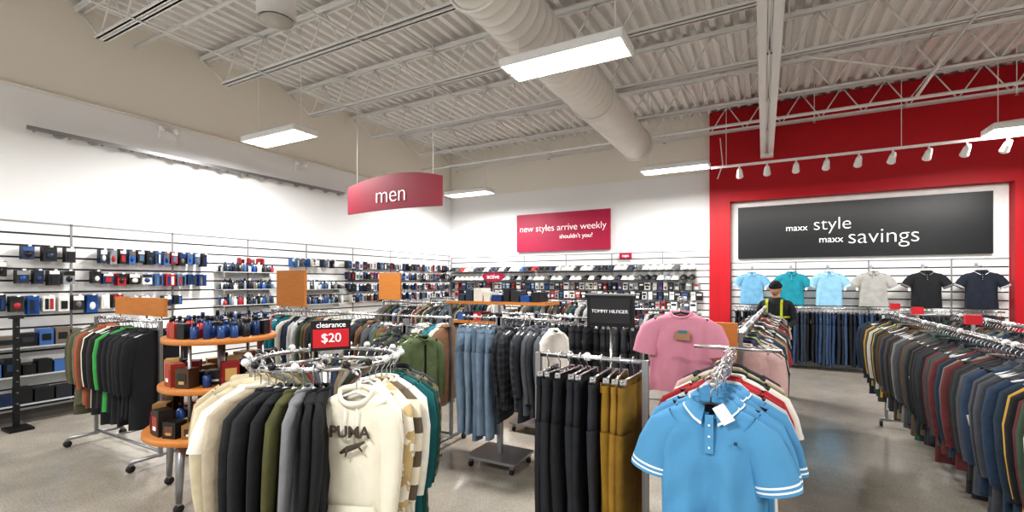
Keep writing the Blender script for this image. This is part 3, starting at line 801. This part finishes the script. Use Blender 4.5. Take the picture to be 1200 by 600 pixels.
B = hrack('i', (-.14, 3.7), (.02, 7.5), z=1.38, cols=['17181b','26272c','7e8a5c','a0262e','d8d4cc','23304a','5c6147','7a4a2c','c0a09c','44474d','1b1c20','33353a','6d2a2a','a69e90','202226','17181b'], kind='mix', sp=.075)
B.bb((-.38, 3.58, 1.2), (-.16, 3.62, 1.46), WOOD)
B.build('clothing_rack')
HC = ['1b1c20','26272c','2b2d33','3a3c40','17181b','5b5d60','6c6658','c0bbb0','b08c3a','2a4a3c','5a2a2a','27394f','4c3c2e','44474d','75726a','33404a','55402f','20303f','202226','3a4a3c','2a2b2e','1d1e22','17181b','4a4c44']
B = hrack('h', (1.6, 2.6), (1.6, 7.0), z=1.37, rails=(-.3, .3), cols=HC, kind='long', sp=.062, L=.78, n=20, res=2)
for y, z in ((6.9, 1.46), (6.0, 1.46), (4.6, 1.47)):
    B.box((1.35, y, z), (.09, .05, .07), SRED); B.box((1.35, y, z-.06), (.02,.02,.06), CHROME)
B.build('double_clothing_rack')
B = hrack('h2', (3.1, 3.6), (3.1, 7.6), z=1.37, cols=HC, kind='long', sp=.09, L=.75); B.build('clothing_rack')

# ------------------------------------------------------------ man
SK = mat('skin', 'b98a6d', .55, var=.04); HAIR = mat('beanie_knit', '17181a', .9, bump=.4); VEST = mat('dark_vest', '1b1d20', .8, bump=.3, bscale=20); HV = mat('hi_vis', 'b9c62e', .7); JACK = fab('1d2024')
MX, MY, MR = .17, 8.25, math.radians(-12)
man = bpy.data.objects.new('man', None); SC.collection.objects.link(man); man.location = (MX, MY, 0); man.rotation_euler = (0, 0, MR)
J = {'pel':(0,0,.93,.15),'sp':(0,0,1.12,.135),'ch':(0,-.01,1.32,.15),'nk':(0,-.005,1.47,.06),'nk2':(0,-.02,1.55,.055),
 'shl':(.19,-.01,1.42,.07),'ell':(.26,-.03,1.15,.05),'wrl':(.2,-.26,1.08,.035),'shr':(-.19,-.01,1.42,.07),'elr':(-.25,-.04,1.15,.05),'wrr':(-.16,-.27,1.1,.035),
 'hl':(.1,0,.88,.1),'kl':(.11,-.02,.5,.065),'al':(.12,0,.1,.042),'tl':(.135,-.15,.045,.04),'hr':(-.1,0,.88,.1),'kr':(-.11,-.02,.5,.065),'ar':(-.12,0,.1,.042),'tr':(-.135,-.15,.045,.04)}
names = list(J); ed = [('pel','sp'),('sp','ch'),('ch','nk'),('nk','nk2'),('ch','shl'),('shl','ell'),('ell','wrl'),('ch','shr'),('shr','elr'),('elr','wrr'),('pel','hl'),('hl','kl'),('kl','al'),('al','tl'),('pel','hr'),('hr','kr'),('kr','ar'),('ar','tr')]
me = bpy.data.meshes.new('body'); me.from_pydata([J[k][:3] for k in names], [(names.index(a), names.index(b_)) for a, b_ in ed], [])
bo = bpy.data.objects.new('body', me); SC.collection.objects.link(bo); bo.parent = man; me.materials.append(JACK)
sk = bo.modifiers.new('skin', 'SKIN'); sk.use_smooth_shade = True
for i, k in enumerate(names):
    r = J[k][3]; me.skin_vertices[0].data[i].radius = (r, r*.8 if k in ('pel','sp','ch') else r)
me.skin_vertices[0].data[0].use_root = True
sb = bo.modifiers.new('sub', 'SUBSURF'); sb.levels = 2; sb.render_levels = 2
def child(B, name):
    ob = B.build(name); ob.parent = man; return ob
B = MB()
VK = ((.84,.2,.145),(.95,.2,.15),(1.1,.185,.145),(1.25,.2,.155),(1.36,.21,.15),(1.43,.2,.12),(1.47,.13,.095),(1.5,.085,.08))
def vr(z, w, d): return [(w*sg(cos(t))*abs(cos(t))**.85, -.005+d*sin(t), z) for t in [2*pi*k/32 for k in range(32)]]
B.loft([vr(*k) for k in VK], VEST)
B.loft([vr(1.02, .205, .158), vr(1.06, .205, .158)], HV)
B.loft([vr(1.2, .203, .16), vr(1.23, .206, .163)], HV)
B.box((0,-.158,1.15),(.012,.006,.55),BLK)
for sx in (-.1,.1): B.box((sx,-.152,1.3),(.035,.014,.26),HV, rx=-.06); B.box((sx,-.125,1.45),(.035,.014,.07),HV, rx=-.7)
child(B, 'vest')
B = MB(); hc = Vector((0, -.045, 1.635)); rings = []
HM = Matrix.Translation(hc) @ Matrix.Rotation(.22, 4, 'X') @ Matrix.Rotation(math.radians(-8), 4, 'Z')
B.M = HM
def g(x, s): return math.exp(-(x/s)**2)
for i in range(33):
    th_ = pi*i/32; dz = -cos(th_); q = max(sin(th_), .01); row = []
    for k in range(40):
        a = 2*pi*k/40; dx_, dy_ = q*cos(a), q*sin(a)
        x, y, z = .075*dx_, .095*dy_, .115*dz
        if dz < 0: x *= 1-.28*(-dz)**1.6; 
        if dy_ < 0:
            f = -dy_
            y -= .024*g(dx_, .16)*g(dz+.18, .17)*f
            y -= .006*g(dx_, .3)*g(dz+.55, .12)*f
            y -= .012*g(dx_, .4)*g(dz+.85, .15)
            y += .010*(g(dx_-.36, .16)+g(dx_+.36, .16))*g(dz-.05, .13)*f
            y -= .006*g(dz-.22, .1)*f
        row.append((x, y, z))
    rings.append(row)
B.loft(rings, SK, True, True)
for sd in (-1, 1):
    B.ball((sd*.029, -.078, .006), (.012,.008,.008), TAG, 10, 7); B.ball((sd*.029, -.085, .005), (.005,.003,.005), BLK, 8, 5)
    B.tube([(sd*.015,-.091,.026),(sd*.03,-.091,.03),(sd*.045,-.083,.024)], .004, HAIR, 6)
    B.ball((sd*.076, .005, -.005), (.01,.02,.03), SK, 10, 7)
B.tube([(-.024,-.09,-.055),(0,-.096,-.053),(.024,-.09,-.055)], [.003,.006,.003], mat('lips','8e5648',.5), 6)
rings = []
for i in range(9):
    t = i/8*pi/2; r = cos(t)*.98+.02
    rings.append([((.086)*r*cos(a), .104*r*sin(a)+.004, .035+.1*sin(t)) for a in [2*pi*k/28 for k in range(28)]])
B.loft(rings, HAIR, cap1=True)
B.tube([(.086*cos(a), .104*sin(a)+.004, .045) for a in [2*pi*k/28 for k in range(28)]], (.006,.022), HAIR, 8, closed=True)
B.M = Matrix.Identity(4)
B.tube([(0,-.01,1.46),(0,-.03,1.56)], .055, SK, 14)
child(B, 'head')
B = MB()
for sd, wr in ((1, Vector(J['wrl'][:3])), (-1, Vector(J['wrr'][:3]))):
    d = Vector((-sd*.25, -.95, -.1)).normalized(); sdv = Vector((1, -sd*.25, 0)).normalized(); dn = Vector((0, 0, -1))
    B.tube([wr-d*.02, wr+d*.02, wr+d*.06, wr+d*.095], [(.026,.02),(.036,.016),(.042,.015),(.038,.012)], SK, 10, flat=(0,0,1))
    for q, ln in ((-1.5,.07),(-.5,.08),(.5,.075),(1.5,.06)):
        b0 = wr+d*.085+sdv*(q*.019)
        B.tube([b0, b0+d*ln*.45+dn*.006, b0+d*ln*.75+dn*.025, b0+d*ln*.8+dn*.045], [.0095,.009,.008,.006], SK, 8)
    t0 = wr+d*.03-sdv*sd*.032
    B.tube([t0, t0+d*.03-sdv*sd*.02, t0+d*.055-sdv*sd*.022+dn*.01], [.012,.01,.008], SK, 8)
child(B, 'hands')

# ------------------------------------------------------------ world + camera
w = bpy.data.worlds.new('World'); SC.world = w; w.use_nodes = True
w.node_tree.nodes['Background'].inputs[0].default_value = (.98, .985, 1, 1)
w.node_tree.nodes['Background'].inputs[1].default_value = .85
cam = bpy.data.cameras.new('camera'); co = bpy.data.objects.new('camera', cam); SC.collection.objects.link(co)
co.location = (0, 0, 1.75); co.rotation_euler = (pi/2, 0, math.radians(28.5))
cam.sensor_width = 36; cam.lens = 16.29; cam.shift_y = .025; cam.clip_start = .05
SC.camera = co
